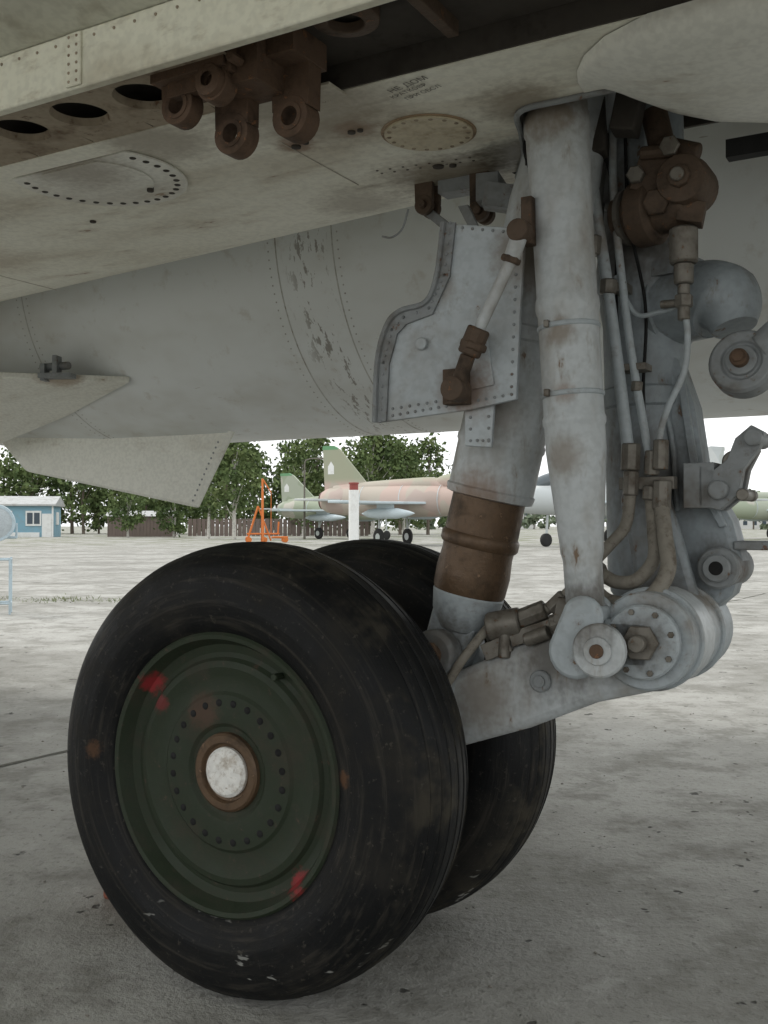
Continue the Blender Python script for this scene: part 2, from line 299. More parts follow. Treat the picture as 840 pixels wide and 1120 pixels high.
G('leg_elbow',lambda b:(sweep(b,[(.70,.2,1.43),(.76,.19,1.432),(.82,.17,1.435),(.872,.15,1.432),(.905,.135,1.41),(.92,.125,1.365)],lambda t:.086-.012*t-.03*max(0,t-.75)/.25,30,8),lathe(b,(.77,.19,1.432),(.82,.17,1.435),[(0,.086),(.002,.092),(.014,.092),(.016,.086)],36),box(b,(.80,.13,1.50),(.10,.06,.03),-.2)),LEGSHADED)
def rodend(b):
    lathe(b,(.945,.05,1.29),(.95,.2,1.26),[(.0,.018),(.002,.030),(.010,.030),(.011,.036),(.004,.040),(.004,.058),(.012,.064),(.05,.064),(.058,.058),(.06,.022)],36)
    sweep(b,[(.98,.08,1.31),(1.03,.08,1.345),(1.10,.08,1.38),(1.25,.08,1.45)],lambda t:.034+.014*t,16,6)
G('drag_link_rod_end',rodend,GREYD,.002)
G('drag_link_pin',lambda b:(cyl(b,(.944,.03,1.293),(.946,.12,1.28),.017),cyl(b,(.944,.025,1.294),(.944,.03,1.293),.012,seg=6)),RUST)
def trun(b):
    cyl(b,(.70,.07,1.60),(.86,.03,1.60),.048); lathe(b,(.735,.06,1.60),(.86,.03,1.6),[(0,.05),(.01,.066),(.05,.066),(.06,.055)],30)
    lathe(b,(.85,-.03,1.635),(.85,.12,1.635),[(0,.02),(.005,.046),(.04,.052),(.10,.052),(.11,.04)],28)
    box(b,(.80,.04,1.655),(.10,.08,.07),.1,.3); cyl(b,(.85,-.045,1.635),(.85,.1,1.635),.022,seg=8)
    sweep(b,[(.82,.03,1.66),(.80,.04,1.72),(.78,.05,1.80)],.026,14,5)
    cyl(b,(.875,.02,1.69),(.80,.02,1.72),.020); box(b,(.86,.02,1.575),(.05,.05,.04),.2,.2)
    cyl(b,(.77,-.01,1.70),(.84,-.01,1.695),.013,seg=10); cyl(b,(.80,.0,1.60),(.80,-.02,1.60),.028,seg=6)
G('trunnion_joint',trun,RUSTD,.006)
G('trunnion_nuts',lambda b:(cyl(b,(.83,-.02,1.70),(.83,-.03,1.70),.02,seg=6),cyl(b,(.76,-.0,1.66),(.76,-.02,1.66),.018,seg=6),cyl(b,(.85,-.055,1.635),(.85,-.045,1.635),.013),lathe(b,(.715,.066,1.60),(.86,.03,1.6),[(0,.05),(.003,.056),(.012,.056),(.015,.05)],30)),STEEL)
G('leg_upper_bracket',lambda b:(box(b,(.70,.11,1.72),(.10,.08,.16),.1),box(b,(.655,.06,1.66),(.03,.06,.2),0,.1)),LEGSHADED,.01)
G('valve_block',lambda b:(cyl(b,(.845,.02,1.48),(.845,.02,1.55),.028,seg=12),cyl(b,(.845,.02,1.44),(.845,.02,1.48),.019),cyl(b,(.845,.02,1.37),(.845,.02,1.44),.012),cyl(b,(.845,.02,1.395),(.845,.02,1.42),.018,seg=6),cyl(b,(.80,.02,1.405),(.845,.02,1.405),.008)),STEEL)
def pipes(b):
    sweep(b,[(.640,.03,1.80),(.655,.03,1.70),(.668,.03,1.60),(.69,.03,1.45),(.712,.03,1.28),(.728,.03,1.15),(.735,.03,1.08)],.0125)
    sweep(b,[(.70,.04,1.82),(.698,.04,1.72),(.703,.04,1.60),(.722,.04,1.42),(.738,.04,1.30),(.76,.04,1.17),(.775,.04,1.07)],.0085)
    sweep(b,[(.845,.02,1.40),(.852,.02,1.34),(.845,.02,1.27),(.815,.02,1.205),(.795,.03,1.15),(.792,.03,1.08)],.0065)
    sweep(b,[(.66,.0,1.79),(.645,.0,1.70),(.650,.01,1.60),(.66,.02,1.52)],.016)
    sweep(b,[(.70,.05,1.48),(.74,.05,1.40),(.79,.04,1.395),(.83,.03,1.40)],.005)
G('hydraulic_pipes',pipes,GREYP)
G('control_cables',lambda b:(sweep(b,[(.72,.05,1.80),(.725,.06,1.6),(.75,.09,1.42),(.745,.09,1.25),(.755,.08,1.1)],.0035,6),sweep(b,[(.67,.03,1.80),(.70,.05,1.62),(.695,.07,1.45),(.70,.08,1.28),(.72,.07,1.15),(.745,.05,1.06)],.003,6),sweep(b,[(.565,-.06,1.80),(.56,-.09,1.72),(.585,-.06,1.62),(.60,-.05,1.5)],.005,6)),HOLE)
def fits(b):
    for x,z,y,r,h in [(.690,1.44,.03,.018,.03),(.735,1.08,.03,.020,.055),(.735,1.03,.03,.016,.05),(.775,1.07,.04,.016,.05),(.775,1.02,.04,.020,.03),(.795,1.08,.03,.016,.06),(.797,1.0,.03,.019,.06),(.66,1.52,.02,.02,.04),(.745,1.24,.04,.012,.02),(.703,1.60,.04,.012,.03)]:
        cyl(b,(x,y,z),(x+.002,y,z+h),r,seg=8)
    box(b,(.765,.05,1.055),(.11,.03,.025)); box(b,(.70,.06,1.455),(.05,.05,.018)); box(b,(.735,.06,1.29),(.06,.05,.014))
G('pipe_fittings',fits,STEEL,.002)
def hoses(b):
    sweep(b,[(.797,.03,1.01),(.812,.0,.95),(.825,-.03,.885),(.80,-.06,.835),(.755,-.07,.82),(.715,-.06,.825),(.685,-.05,.845)],.0155,14)
    sweep(b,[(.775,.04,1.02),(.785,.02,.96),(.79,.0,.905),(.765,-.03,.865),(.725,-.03,.86),(.69,-.02,.875)],.0135,14)
    sweep(b,[(.735,.03,1.03),(.728,.02,.97),(.70,.0,.93),(.66,-.02,.88),(.62,-.03,.83),(.565,-.03,.79)],.012,14)
G('hydraulic_hoses',hoses,HOSE)
G('hose_end_fittings',lambda b:(cyl(b,(.52,-.04,.775),(.58,-.03,.80),.022,seg=8),cyl(b,(.46,-.05,.76),(.53,-.04,.775),.03),cyl(b,(.50,-.06,.70),(.50,-.05,.79),.013),cyl(b,(.59,-.035,.80),(.62,-.03,.83),.018,seg=6),box(b,(.56,-.03,.755),(.10,.06,.03),0,-.35),cyl(b,(.66,-.02,.87),(.70,-.02,.88),.02,seg=8),cyl(b,(.44,.0,.73),(.52,.0,.78),.02),cyl(b,(.60,-.05,.77),(.65,-.05,.79),.022,seg=8),box(b,(.63,-.04,.80),(.05,.05,.05),.3,.2),cyl(b,(.55,-.07,.74),(.60,-.07,.76),.014),box(b,(.48,-.03,.72),(.06,.07,.035),.1,-.4)),STEEL,.002)
G('brake_hoses',lambda b:(sweep(b,[(.46,-.05,.76),(.42,-.08,.70),(.36,-.09,.62),(.25,-.09,.58)],.010),sweep(b,[(.46,.02,.76),(.44,.06,.71),(.36,.09,.63),(.25,.09,.58)],.010)),HOSE)
PN=[(.411,1.580),(.5835,1.545),(.572,1.38),(.5645,1.215),(.46,1.20),(.251,1.185),(.2575,1.313),(.280,1.385),(.312,1.412),(.371,1.424),(.3965,1.477)]
G('gear_door_panel',lambda b:extr(b,PN,-.150,-.138),DOORP,.002)
def flange(b):
    F=[(.411,1.580),(.3965,1.477),(.371,1.424),(.312,1.412),(.280,1.385),(.2575,1.313),(.251,1.185)]
    In=[(.437,1.577),(.424,1.47),(.385,1.398),(.325,1.384),(.303,1.365),(.284,1.305),(.277,1.187)]
    for i in range(len(F)-1): extr(b,[F[i],F[i+1],In[i+1],In[i]],-.1565,-.1505)
    sweep(b,[(x,-.158,z) for x,z in F],.006,8,6)
G('gear_door_flange',flange,GREYD)
rv=[]
In=[(.426,1.577),(.412,1.474),(.378,1.411),(.319,1.398),(.291,1.375),(.271,1.309),(.264,1.187)]
for a,b_ in zip(In,In[1:]): rv+=lin((a[0],-.157,a[1]),(b_[0],-.157,b_[1]),6 if abs(a[1]-b_[1])>.05 else 3)
rv+=lin((.29,-.1505,1.198),(.555,-.1505,1.225),16)+lin((.555,-.1505,1.24),(.568,-.1505,1.53),13)+lin((.45,-.1505,1.565),(.56,-.1505,1.54),6)+lin((.29,-.1505,1.212),(.45,-.1505,1.226),9)
rivets('door_rivets',rv,(0,-1,0),.0036,.0025,GREYD,GEAR)
G('door_lower_tab',lambda b:(extr(b,[(.447,1.13),(.505,1.125),(.512,1.225),(.447,1.225)],-.135,-.125),),DOORP,.002)
rivets('door_tab_rivets',lin((.46,-.1355,1.14),(.46,-.1355,1.21),4)+lin((.475,-.1355,1.14),(.5,-.1355,1.138),3)+lin((.5,-.1355,1.14),(.5,-.1355,1.21),4),(0,-1,0),.0036,.0025,GREYD,GEAR)
G('door_stiffener',lambda b:(box(b,(.478,-.1535,1.29),(.07,.006,.10),0,-.15),cyl(b,(.36,-.16,1.34),(.36,-.151,1.34),.013)),DOORP,.002)
G('door_actuating_rod',lambda b:(cyl(b,(.575,-.2,1.47),(.50,-.2,1.33),.0115),cyl(b,(.592,-.2,1.515),(.575,-.2,1.47),.016)),WHITEP)
G('door_rod_ends',lambda b:(lathe(b,(.594,-.22,1.525),(.594,0,1.525),[(0,.01),(.003,.021),(.037,.021),(.04,.01)],20),cyl(b,(.486,-.2,1.30),(.462,-.2,1.24),.015),lathe(b,(.460,-.225,1.235),(.460,0,1.235),[(0,.01),(.003,.024),(.047,.024),(.05,.01)],20),cyl(b,(.510,-.2,1.35),(.486,-.2,1.30),.023,seg=10),cyl(b,(.50,-.2,1.325),(.494,-.2,1.31),.027,seg=6),cyl(b,(.578,-.2,1.48),(.573,-.2,1.468),.020,seg=6),box(b,(.445,-.165,1.245),(.05,.03,.07)),box(b,(.60,-.17,1.55),(.022,.03,.09))),RUSTD,.003)
G('door_hinges',lambda b:(lugplate(b,.250,1.70,.022,.009,1.76,.06,.075),lugplate(b,.250,1.70,.022,.009,1.76,.095,.11),lugplate(b,.388,1.665,.022,.009,1.76,.06,.075),lugplate(b,.388,1.665,.022,.009,1.76,.09,.105),cyl(b,(.25,.05,1.7),(.25,.12,1.7),.009),cyl(b,(.388,.05,1.665),(.388,.115,1.665),.009)),RUSTD,.001)
G('door_hinge_arms',lambda b:(extr(b,[(.235,1.69),(.265,1.69),(.42,1.56),(.40,1.545)],.078,.09),extr(b,[(.376,1.655),(.40,1.655),(.45,1.55),(.43,1.55)],-.02,-.01),box(b,(.33,.09,1.735),(.09,.05,.03)),box(b,(.42,.06,1.70),(.05,.09,.06),.2),box(b,(.46,.02,1.67),(.07,.05,.05),.3,.2),sweep(b,[(.30,-.10,1.64),(.285,-.10,1.60),(.26,-.10,1.585),(.235,-.10,1.59)],.0025,6)),GREYD,.003)
# ---------------------------------------------------------------- airframe
A=lambda name,fn,mat,bevel=0,ang=35:G(name,fn,mat,bevel,AIR,ang)
def E(x): return .10+max(0,(.45-x))*.13
def under(b):
    P=[(-7,-.45),(4,-.45),(4,.1),(1.3,.1),(1.3,-.22),(.60,-.22),(.555,-.10),(.52,.1),(.45,.1)]
    xs=[.45-.35*i for i in range(1,22)]
    extr(b,P+[(x,E(x)) for x in xs],1.75,1.757,'z')
A('belly_panel',under,CREAM)
def rollup(b):
    prof=[(0,0),(.06,.006),(.12,.022),(.18,.05),(.23,.09),(.27,.14),(.295,.20),(.31,.28),(.315,.60)]
    for X in ([.45-.35*i for i in range(0,22)],[1.3,2,3,4]):
        rows=[[b.verts.new((x,E(x)+dy,1.7502+dz)) for dy,dz in prof] for x in X]
        for r0,r1 in zip(rows,rows[1:]):
            for i in range(len(prof)-1): b.faces.new((r0[i],r0[i+1],r1[i+1],r1[i]))
A('belly_side_skin',rollup,CREAM,ang=60)
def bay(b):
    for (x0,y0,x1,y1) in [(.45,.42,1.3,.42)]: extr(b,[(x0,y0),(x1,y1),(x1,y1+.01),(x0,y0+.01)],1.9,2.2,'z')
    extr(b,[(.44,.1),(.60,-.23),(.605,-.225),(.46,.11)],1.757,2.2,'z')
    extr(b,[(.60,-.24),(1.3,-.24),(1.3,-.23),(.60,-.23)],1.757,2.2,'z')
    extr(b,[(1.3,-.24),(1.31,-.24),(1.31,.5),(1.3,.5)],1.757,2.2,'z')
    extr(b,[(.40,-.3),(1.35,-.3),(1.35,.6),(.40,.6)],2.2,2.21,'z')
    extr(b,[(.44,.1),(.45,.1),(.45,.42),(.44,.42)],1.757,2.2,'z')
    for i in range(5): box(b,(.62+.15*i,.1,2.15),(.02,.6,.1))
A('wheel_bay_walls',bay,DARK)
A('wheel_bay_lip',lambda b:(sweep(b,[(.455,.12,1.745),(.52,.0,1.745),(.56,-.11,1.745),(.60,-.215,1.745),(.70,-.225,1.745),(.9,-.225,1.745)],.006,8,6)),GREYD)
A('bay_edge_shade',lambda b:(extr(b,[(.47,.10),(.52,-.0),(.575,-.12),(.60,-.10),(.56,.02),(.53,.12)],1.70,1.75,'z'),box(b,(.57,-.02,1.72),(.06,.1,.05),.4),box(b,(.66,.03,1.78),(.06,.1,.12),.2),box(b,(.75,-.02,1.79),(.05,.06,.1),.1,.2)),DARK,.004)  # dark slab and blocks standing in for the shade around the strut top
def fus(b):
    prof=[(-6.5,.30),(-5.5,.42),(-4.2,.58),(-3.1,.68),(-2.2,.72)]+[(-2.2+.4*i,.72) for i in range(1,17)]+[(5.2,.66),(6.4,.52),(7.5,.3),(8.2,.02)]
    lathe(b,(-6.5,1.70,2.07),(10,1.70,2.07),[(x+6.5,r) for x,r in prof],96)
A('fuselage_barrel',fus,FUS,ang=60)
A('fuselage_seam_rings',lambda b:[lathe(b,(x,1.70,2.07),(x+1,1.70,2.07),[(0,.7195),(.001,.7212),(.005,.7212),(.006,.7195)],96) for x in (-.84,-.60,-2.16,.9)],M('seam_sealant',(.54,.54,.51),(.22,.18,.13),.9,9))
bm=bmesh.new()
for x in (-.87,-.575,-2.13,-2.19):
    for k in range(46):
        a=math.radians(182+k*2.4); n=Vector((0,math.cos(a),math.sin(a))); p=Vector((x,1.70,2.07))+n*.7195
        lathe(bm,p,p+n,[(0,.0035),(.0015,.003),(.002,0)],6,False)
obj('fuselage_rivets',bm,M('rivet_grey',(.48,.48,.45),(.2,.16,.12),.7,20),AIR)
A('centre_section',lambda b:extr(b,[(-5,.35),(4,.35),(4,3.1),(-5,3.1)],2.33,2.40,'z'),BELLY)
A('wing_lower_skin',lambda b:extr(b,[(-.79,1.80),(-.45,1.82),(.4,2.3),(.4,2.45),(-.8,2.2),(-2.0,2.28),(-3.7,2.44),(-3.7,2.36),(-2.0,2.08),(-1.2,1.92)],-3.2,2.7,'x'),UPP)
def beam(b):
    extr(b,[(-4,1.704),(.46,1.704),(1.6,1.712),(1.6,1.80),(-4,1.80)],-.775,-.755)
A('longeron_beam',beam,BEAMP,.003)
A('beam_joint_strap',lambda b:box(b,(.03,-.7775,1.752),(.035,.005,.09)),BEAMP,.002)
rivets('beam_rivets',[(.03+dx,-.78,1.715+.015*i) for i in range(6) for dx in (-.009,.009)]+[(-.6+.045*i,-.7755,1.785) for i in range(36)],(0,-1,0),.003,.002,CHAN,AIR)
def holes(b):
    y0,y1,z=-.735,-.50,1.745; cell=.16; n=32
    for c in range(-12,2):
        cx=.037+cell*c; cy=(y0+y1)/2; r=.052
        sq=[];ci=[]
        for k in range(n):
            a=2*math.pi*k/n; dx,dy=math.cos(a),math.sin(a); s=min((cell/2)/max(abs(dx),1e-6),((y1-y0)/2)/max(abs(dy),1e-6))
            sq.append(b.verts.new((cx+dx*s,(y0+y1)/2+dy*s,z))); ci.append(b.verts.new((cx+dx*r*1.08,cy+dy*r*1.08,z)))
        ci2=[b.verts.new((cx+math.cos(2*math.pi*k/n)*r,cy+math.sin(2*math.pi*k/n)*r,z+.014)) for k in range(n)]
        for k in range(n):
            j=(k+1)%n; b.faces.new((sq[k],sq[j],ci[j],ci[k])); b.faces.new((ci[k],ci[j],ci2[j],ci2[k]))
A('lightening_hole_plate',holes,CHAN)
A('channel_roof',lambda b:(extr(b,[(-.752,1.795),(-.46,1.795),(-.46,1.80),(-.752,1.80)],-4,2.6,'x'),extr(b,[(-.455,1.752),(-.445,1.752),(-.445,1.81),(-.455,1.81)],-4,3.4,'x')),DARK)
A('channel_edge_strip',lambda b:(extr(b,[(-.50,1.7435),(-.44,1.7435),(-.44,1.7485),(-.50,1.7485)],-4,.36,'x')),CREAM,.001)
A('channel_front_detail',lambda b:(lathe(b,(.47,-.62,1.795),(.47,-.62,1.5),[(0,.055),(.02,.055),(.022,.048),(.024,.03),(.008,.028)],28,False),box(b,(.60,-.62,1.785),(.02,.25,.03)),box(b,(.9,-.6,1.788),(.02,.28,.03)),cyl(b,(.70,-.64,1.795),(.70,-.64,1.775),.03)),RUSTD,.002)
A('red_lamp_lens',lambda b:lathe(b,(.56,-.66,1.79),(.56,-.66,1.5),[(0,.03),(.01,.03),(.016,.02),(.018,0)],24),M('red_lens',(.16,.02,.015),(.05,.02,.015),.6,20,.4))
def lugs(b):
    lugplate(b,.152,1.693,.034,.018,1.80,-.66,-.628,.035)
    lugplate(b,.222,1.650,.036,.018,1.80,-.60,-.565,.036)
    lugplate(b,.238,1.710,.032,.012,1.80,-.672,-.640,.040)
    lugplate(b,.332,1.665,.036,.019,1.80,-.58,-.540,.038)
    box(b,(.19,-.625,1.765),(.16,.11,.07)); box(b,(.325,-.58,1.775),(.10,.1,.05)); box(b,(.27,-.61,1.75),(.10,.09,.09)); box(b,(.20,-.655,1.735),(.13,.02,.06))
    lathe(b,(.238,-.685,1.710),(.238,0,1.710),[(0,.012),(.002,.026),(.014,.028),(.016,.026)],24,False)
    for p in [(.15,1.755),(.20,1.76),(.26,1.765),(.29,1.735),(.12,1.775)]: cyl(b,(p[0],-.69,p[1]),(p[0],-.66,p[1]),.009,seg=6)
A('hoist_lug_bracket',lugs,RUST,.003)
A('lug_bushings',lambda b:[lathe(b,(x,y,z),(x,0,z),[(0,.0165),(0,.024),(.003,.0245)],24,False) for x,y,z in ((.152,-.662,1.693),(.222,-.602,1.650),(.332,-.582,1.665))],RUST)
def cover(b,cx,cy,r,z,clip=None,t=.004):
    pts=[]
    for k in range(64):
        a=2*math.pi*k/64; x,y=cx+r*math.cos(a),cy+r*math.sin(a)
        if clip is not None: y=max(y,clip)
        pts.append((x,y))
    extr(b,pts,z-t,z,'z')
A('access_cover_large',lambda b:(cover(b,-.36,-.335,.195,1.7485,-.432),cover(b,-.36,-.335,.12,1.7443,-.425,.0025)),BELLY)
A('access_cover_small',lambda b:cover(b,.40,-.20,.088,1.7485),M('cover_stained',(.60,.53,.38),(.28,.19,.11),.7,12))
A('access_cover_rim',lambda b:lathe(b,(.40,-.20,1.7495),(.40,-.20,1),[(0,.095),(.002,.094),(.002,.0885),(0,.088)],64,False),M('rim_stain',(.34,.24,.14),(.13,.085,.05),.8,20))
rv=[(-.36+.172*math.cos(a),-.335+.172*math.sin(a),1.744) for a in [2*math.pi*k/34 for k in range(34)] if math.sin(a)*.172-.335>-.42]
rivets('cover_holes',rv,(0,0,-1),.008,.0015,DARK,AIR,10)
rv=[(.40+.079*math.cos(a),-.20+.079*math.sin(a),1.744) for a in [2*math.pi*k/18 for k in range(18)]]
rivets('cover_screws',rv,(0,0,-1),.0048,.0015,CHAN,AIR,10)
rv=[]
for i in range(8):
    for j in range(2): rv.append((.20+.03*i,-.06+.02*j+.004*i,1.7498))
rivets('belly_rivets',rv,(0,0,-1),.0035,.002,STEEL,AIR)
A('belly_plugs',lambda b:[lathe(b,(x,y,1.75),(x,y,1),[(0,r),(.004,r),(.005,r*.7),(.005,0)],16,False) for x,y,r in [(.13,-.27,.010),(.16,-.28,.007),(.27,-.28,.008),(.29,-.28,.006),(-.30,-.24,.013),(.33,-.02,.012),(.36,-.01,.008),(-.62,-.1,.008)]],DARK)
A('drain_stub',lambda b:(cyl(b,(-.30,-.235,1.75),(-.30,-.235,1.735),.008)),DARK)
A('belly_seams',lambda b:(box(b,(-1.3,-.0,1.7495),(.002,.8,.0015)),box(b,(.115,-.15,1.7495),(.002,.30,.0015))),M('seam_dark',(.46,.42,.35),(.2,.17,.13),.7,20))
def blister(b):
    rows=[];n=24
    X=[.790,.795,.81,.84,.89,.97,1.1,1.3,1.8,2.6]
    for i,x in enumerate(X):
        t=min(1,(x-.79)/.25); q=math.sqrt(max(0.0,1-(1-t)**2)); w=.24*q+.004; d=.055*q
        rows.append([b.verts.new((x+.12*(a/n-.5),-.225+w*math.cos(math.pi*a/n)*-1,1.748-d*math.sin(math.pi*a/n)**.45)) for a in range(n+1)])
    for r0,r1 in zip(rows,rows[1:]):
        for i in range(n): b.faces.new((r0[i],r0[i+1],r1[i+1],r1[i]))
    b.faces.new(rows[0])
A('door_fairing_blister',blister,BELLY,ang=60)
A('fairing_dark_strip',lambda b:(box(b,(1.10,.06,1.70),(.36,.03,.035))),HOLE)  # black box along the lower edge of the fairing
def plate(b,P,th=.03):
    P=[Vector(p) for p in P]; n=(P[1]-P[0]).cross(P[2]-P[0]).normalized()*th/2
    a=[b.verts.new(p+n) for p in P]; c=[b.verts.new(p-n) for p in P]
    b.faces.new(a); b.faces.new(c[::-1]); k=len(P)
    for i in range(k): b.faces.new((a[i],c[i],c[(i+1)%k],a[(i+1)%k]))
A('tail_strake',lambda b:plate(b,[(-1.70,1.16,1.575),(-2.6,.62,1.61),(-3.3,.75,1.50),(-2.9,1.33,1.32),(-2.2,1.30,1.48)],.03),BELLY,.006)
A('ventral_fin',lambda b:plate(b,[(-1.40,1.55,1.50),(-1.455,1.5,1.351),(-1.632,1.5,1.05),(-2.70,1.5,1.235),(-2.90,1.5,1.40),(-2.9,1.55,1.52)],.03),BELLY,.008)
rivets('ventral_fin_rivets',lin((-1.50,1.484,1.33),(-1.64,1.484,1.08),12),(0,-1,0),.005,.002,GREYD,AIR)
A('tail_hinge_bracket',lambda b:(box(b,(-1.93,.98,1.583),(.14,.06,.02),.4,0,0),box(b,(-1.93,.98,1.62),(.02,.05,.09),.4),box(b,(-1.99,.97,1.60),(.02,.05,.07),.4),cyl(b,(-2.02,.98,1.625),(-1.88,1.0,1.625),.016)),GREYD,.003)
txm=M('stencil_ink',(.10,.09,.075),(.3,.28,.24),.6,60,bump=0)
for i,(t,x,y,s) in enumerate([("НЕ ДОМ",.43,-.40,.022),("КРАТКОВР",.42,-.378,.016),("ПРИ ОБСЛ",.44,-.36,.016),("ОТКР",.30,-.425,.012),("123",.02,-.43,.012)]):
    c=bpy.data.curves.new('stencil','FONT'); c.body=t; c.size=s
    o=bpy.data.objects.new('stencil_text_%d'%i,c); sc.collection.objects.link(o); c.materials.append(txm)
    o.parent=AIR; o.location=(x,y,1.7485); o.rotation_euler=(math.pi,0,-.25)
# ---------------------------------------------------------------- ground
def ground():
    m,nt,b=newmat('concrete'); tc=N(nt,'ShaderNodeTexCoord').outputs['Object']
    n1=noise(nt,tc,.5,4,.65); n2=noise(nt,tc,3.0,4,.74); n3=noise(nt,tc,38,3,.75)
    col=mix(nt,ramp(nt,n1,.40,.60),(.39,.385,.355),(.27,.265,.24))
    col=mix(nt,ramp(nt,n2,.45,.64,0,.65),col,(.18,.175,.15))
    col=mix(nt,ramp(nt,n2,.42,.30,0,.45),col,(.48,.475,.445))
    col=mix(nt,ramp(nt,n3,.54,.72,0,.55),col,(.11,.105,.09))
    col=mix(nt,ramp(nt,n3,.40,.24,0,.45),col,(.50,.495,.47))
    pit=noise(nt,tc,10,3,.6); pf=ramp(nt,pit,.665,.70); col=mix(nt,math_(nt,'MULTIPLY',pf,.85),col,(.045,.042,.036))
    sx=N(nt,'ShaderNodeSeparateXYZ'); nt.links.new(tc,sx.inputs[0])
    gf=math_(nt,'MULTIPLY',ramp(nt,n1,.50,.58,0,.75),ramp(nt,sx.outputs[1],35,75)); col=mix(nt,gf,col,(.15,.17,.08))
    nt.links.new(col,b.inputs['Base Color']); b.inputs['Roughness'].default_value=.92; b.inputs['Specular IOR Level'].default_value=.25
    bumpn(nt,b,math_(nt,'SUBTRACT',n3,math_(nt,'MULTIPLY',pf,1.5)),.6,.012)
    bm=bmesh.new(); s=1500
    vs=[bm.verts.new(p) for p in ((-s,-s,0),(s,-s,0),(s,s,0),(-s,s,0))]; bm.faces.new(vs)
    obj('ground',bm,m,smooth=False)
ground()
rj=random.Random(5)
def ribbon(bm,pts,w,step,jit):
    P=[]
    for a,b in zip(pts,pts[1:]):
        a=Vector((*a,0)); b=Vector((*b,0)); n=max(2,int((b-a).length/step))
        P+=[a.lerp(b,i/n) for i in range(n)]
    P.append(Vector((*pts[-1],0))); off=0; L=[];Rr=[]
    for i,p in enumerate(P):
        d=(P[min(i+1,len(P)-1)]-P[max(i-1,0)]).normalized(); nrm=Vector((-d.y,d.x,0)); off=off*.85+rj.uniform(-jit,jit)
        ww=w*rj.uniform(.2,1.2); c=p+nrm*off+Vector((0,0,.004)); L.append(bm.verts.new(c+nrm*ww/2)); Rr.append(bm.verts.new(c-nrm*ww/2))
    for i in range(len(P)-1): bm.faces.new((L[i],L[i+1],Rr[i+1],Rr[i]))
JM=M('joint_dirt',(.10,.097,.075),(.18,.18,.145),.7,9,.95)
D=Vector((.55,.835)); Pn=Vector((.835,-.55))
bm=bmesh.new()
for k in range(-6,7):
    o=Vector((-1.35,4.48))+Pn*7*k
    ribbon(bm,[tuple(o-D*(5 if k==0 else 3)),tuple(o+D*60)],.028,.10,.006)
for k in range(1,9):
    o=Vector((-1.35,4.48))+D*(7*k+1.5); ribbon(bm,[tuple(o-Pn*45),tuple(o+Pn*45)],.035,.15,.008)
obj('slab_joints',bm,JM,smooth=False)
bm=bmesh.new()
for pts in [[(-1.9,2.6),(-1.4,2.9),(-1.1,2.7),(-.9,2.2)],[(-3.5,7.5),(-2.2,8.2),(-1.0,8.0),(.5,9.2)],[(2.6,7.4),(3.3,7.9),(3.7,9.2),(5.0,10.0)],[(-6,12),(-4,11.2),(-2.5,12)]]: ribbon(bm,pts,.005,.035,.010)
obj('concrete_cracks',bm,JM,smooth=False)
bm=bmesh.new(); rg=random.Random(9)
for i in range(900):
    t=rg.random(); x=-5.6+4.0*t+rg.gauss(0,.08); y=13.6+rg.gauss(0,.25)-.3*t; h=rg.uniform(.015,.06)*(1 if math.sin(t*23)>-.3 else .3); a=rg.uniform(0,6.28); w_=.007
    p=[Vector((x-w_*math.cos(a),y-w_*math.sin(a),0)),Vector((x+w_*math.cos(a),y+w_*math.sin(a),0)),Vector((x+rg.uniform(-.04,.04),y+rg.uniform(-.04,.04),h))]
    bm.faces.new([bm.verts.new(q) for q in p])
obj('grass_tufts',bm,M('grass',(.15,.18,.08),(.24,.23,.14),.7,3),smooth=False)
bm=bmesh.new(); rg=random.Random(21)
for i in range(320):
    x=rg.uniform(-2.2,2.4); y=rg.uniform(1.2,5.5); r=rg.uniform(.0015,.005)*(1 if rg.random()<.95 else 2)
    bmesh.ops.create_icosphere(bm,subdivisions=1,radius=r,matrix=Matrix.Translation((x,y,r*.35))@Matrix.Rotation(rg.uniform(0,3),4,'Z')@Matrix.Diagonal((1.3,.8,.6,1)))
obj('loose_gravel',bm,M('grit',(.24,.22,.19),(.1,.09,.075),.8,60),smooth=False)
# ---------------------------------------------------------------- chock
CH=empty('wheel_chock',ORG,(0,0,YAW))
red=M('chock_red',(.26,.085,.05),(.10,.06,.04),.85,30)
bm=bmesh.new(); extr(bm,[(-.64,0),(-.32,0),(-.46,.10),(-.60,.115),(-.64,.09)],-.04,.20); obj('chock_wedge',bm,red,CH,bevel=.008)
bm=bmesh.new(); cyl(bm,(-.63,.03,.085),(-.735,.03,.125),.010,seg=10); cyl(bm,(-.735,.00,.125),(-.735,.06,.125),.013,seg=10); obj('chock_handle',bm,red,CH)
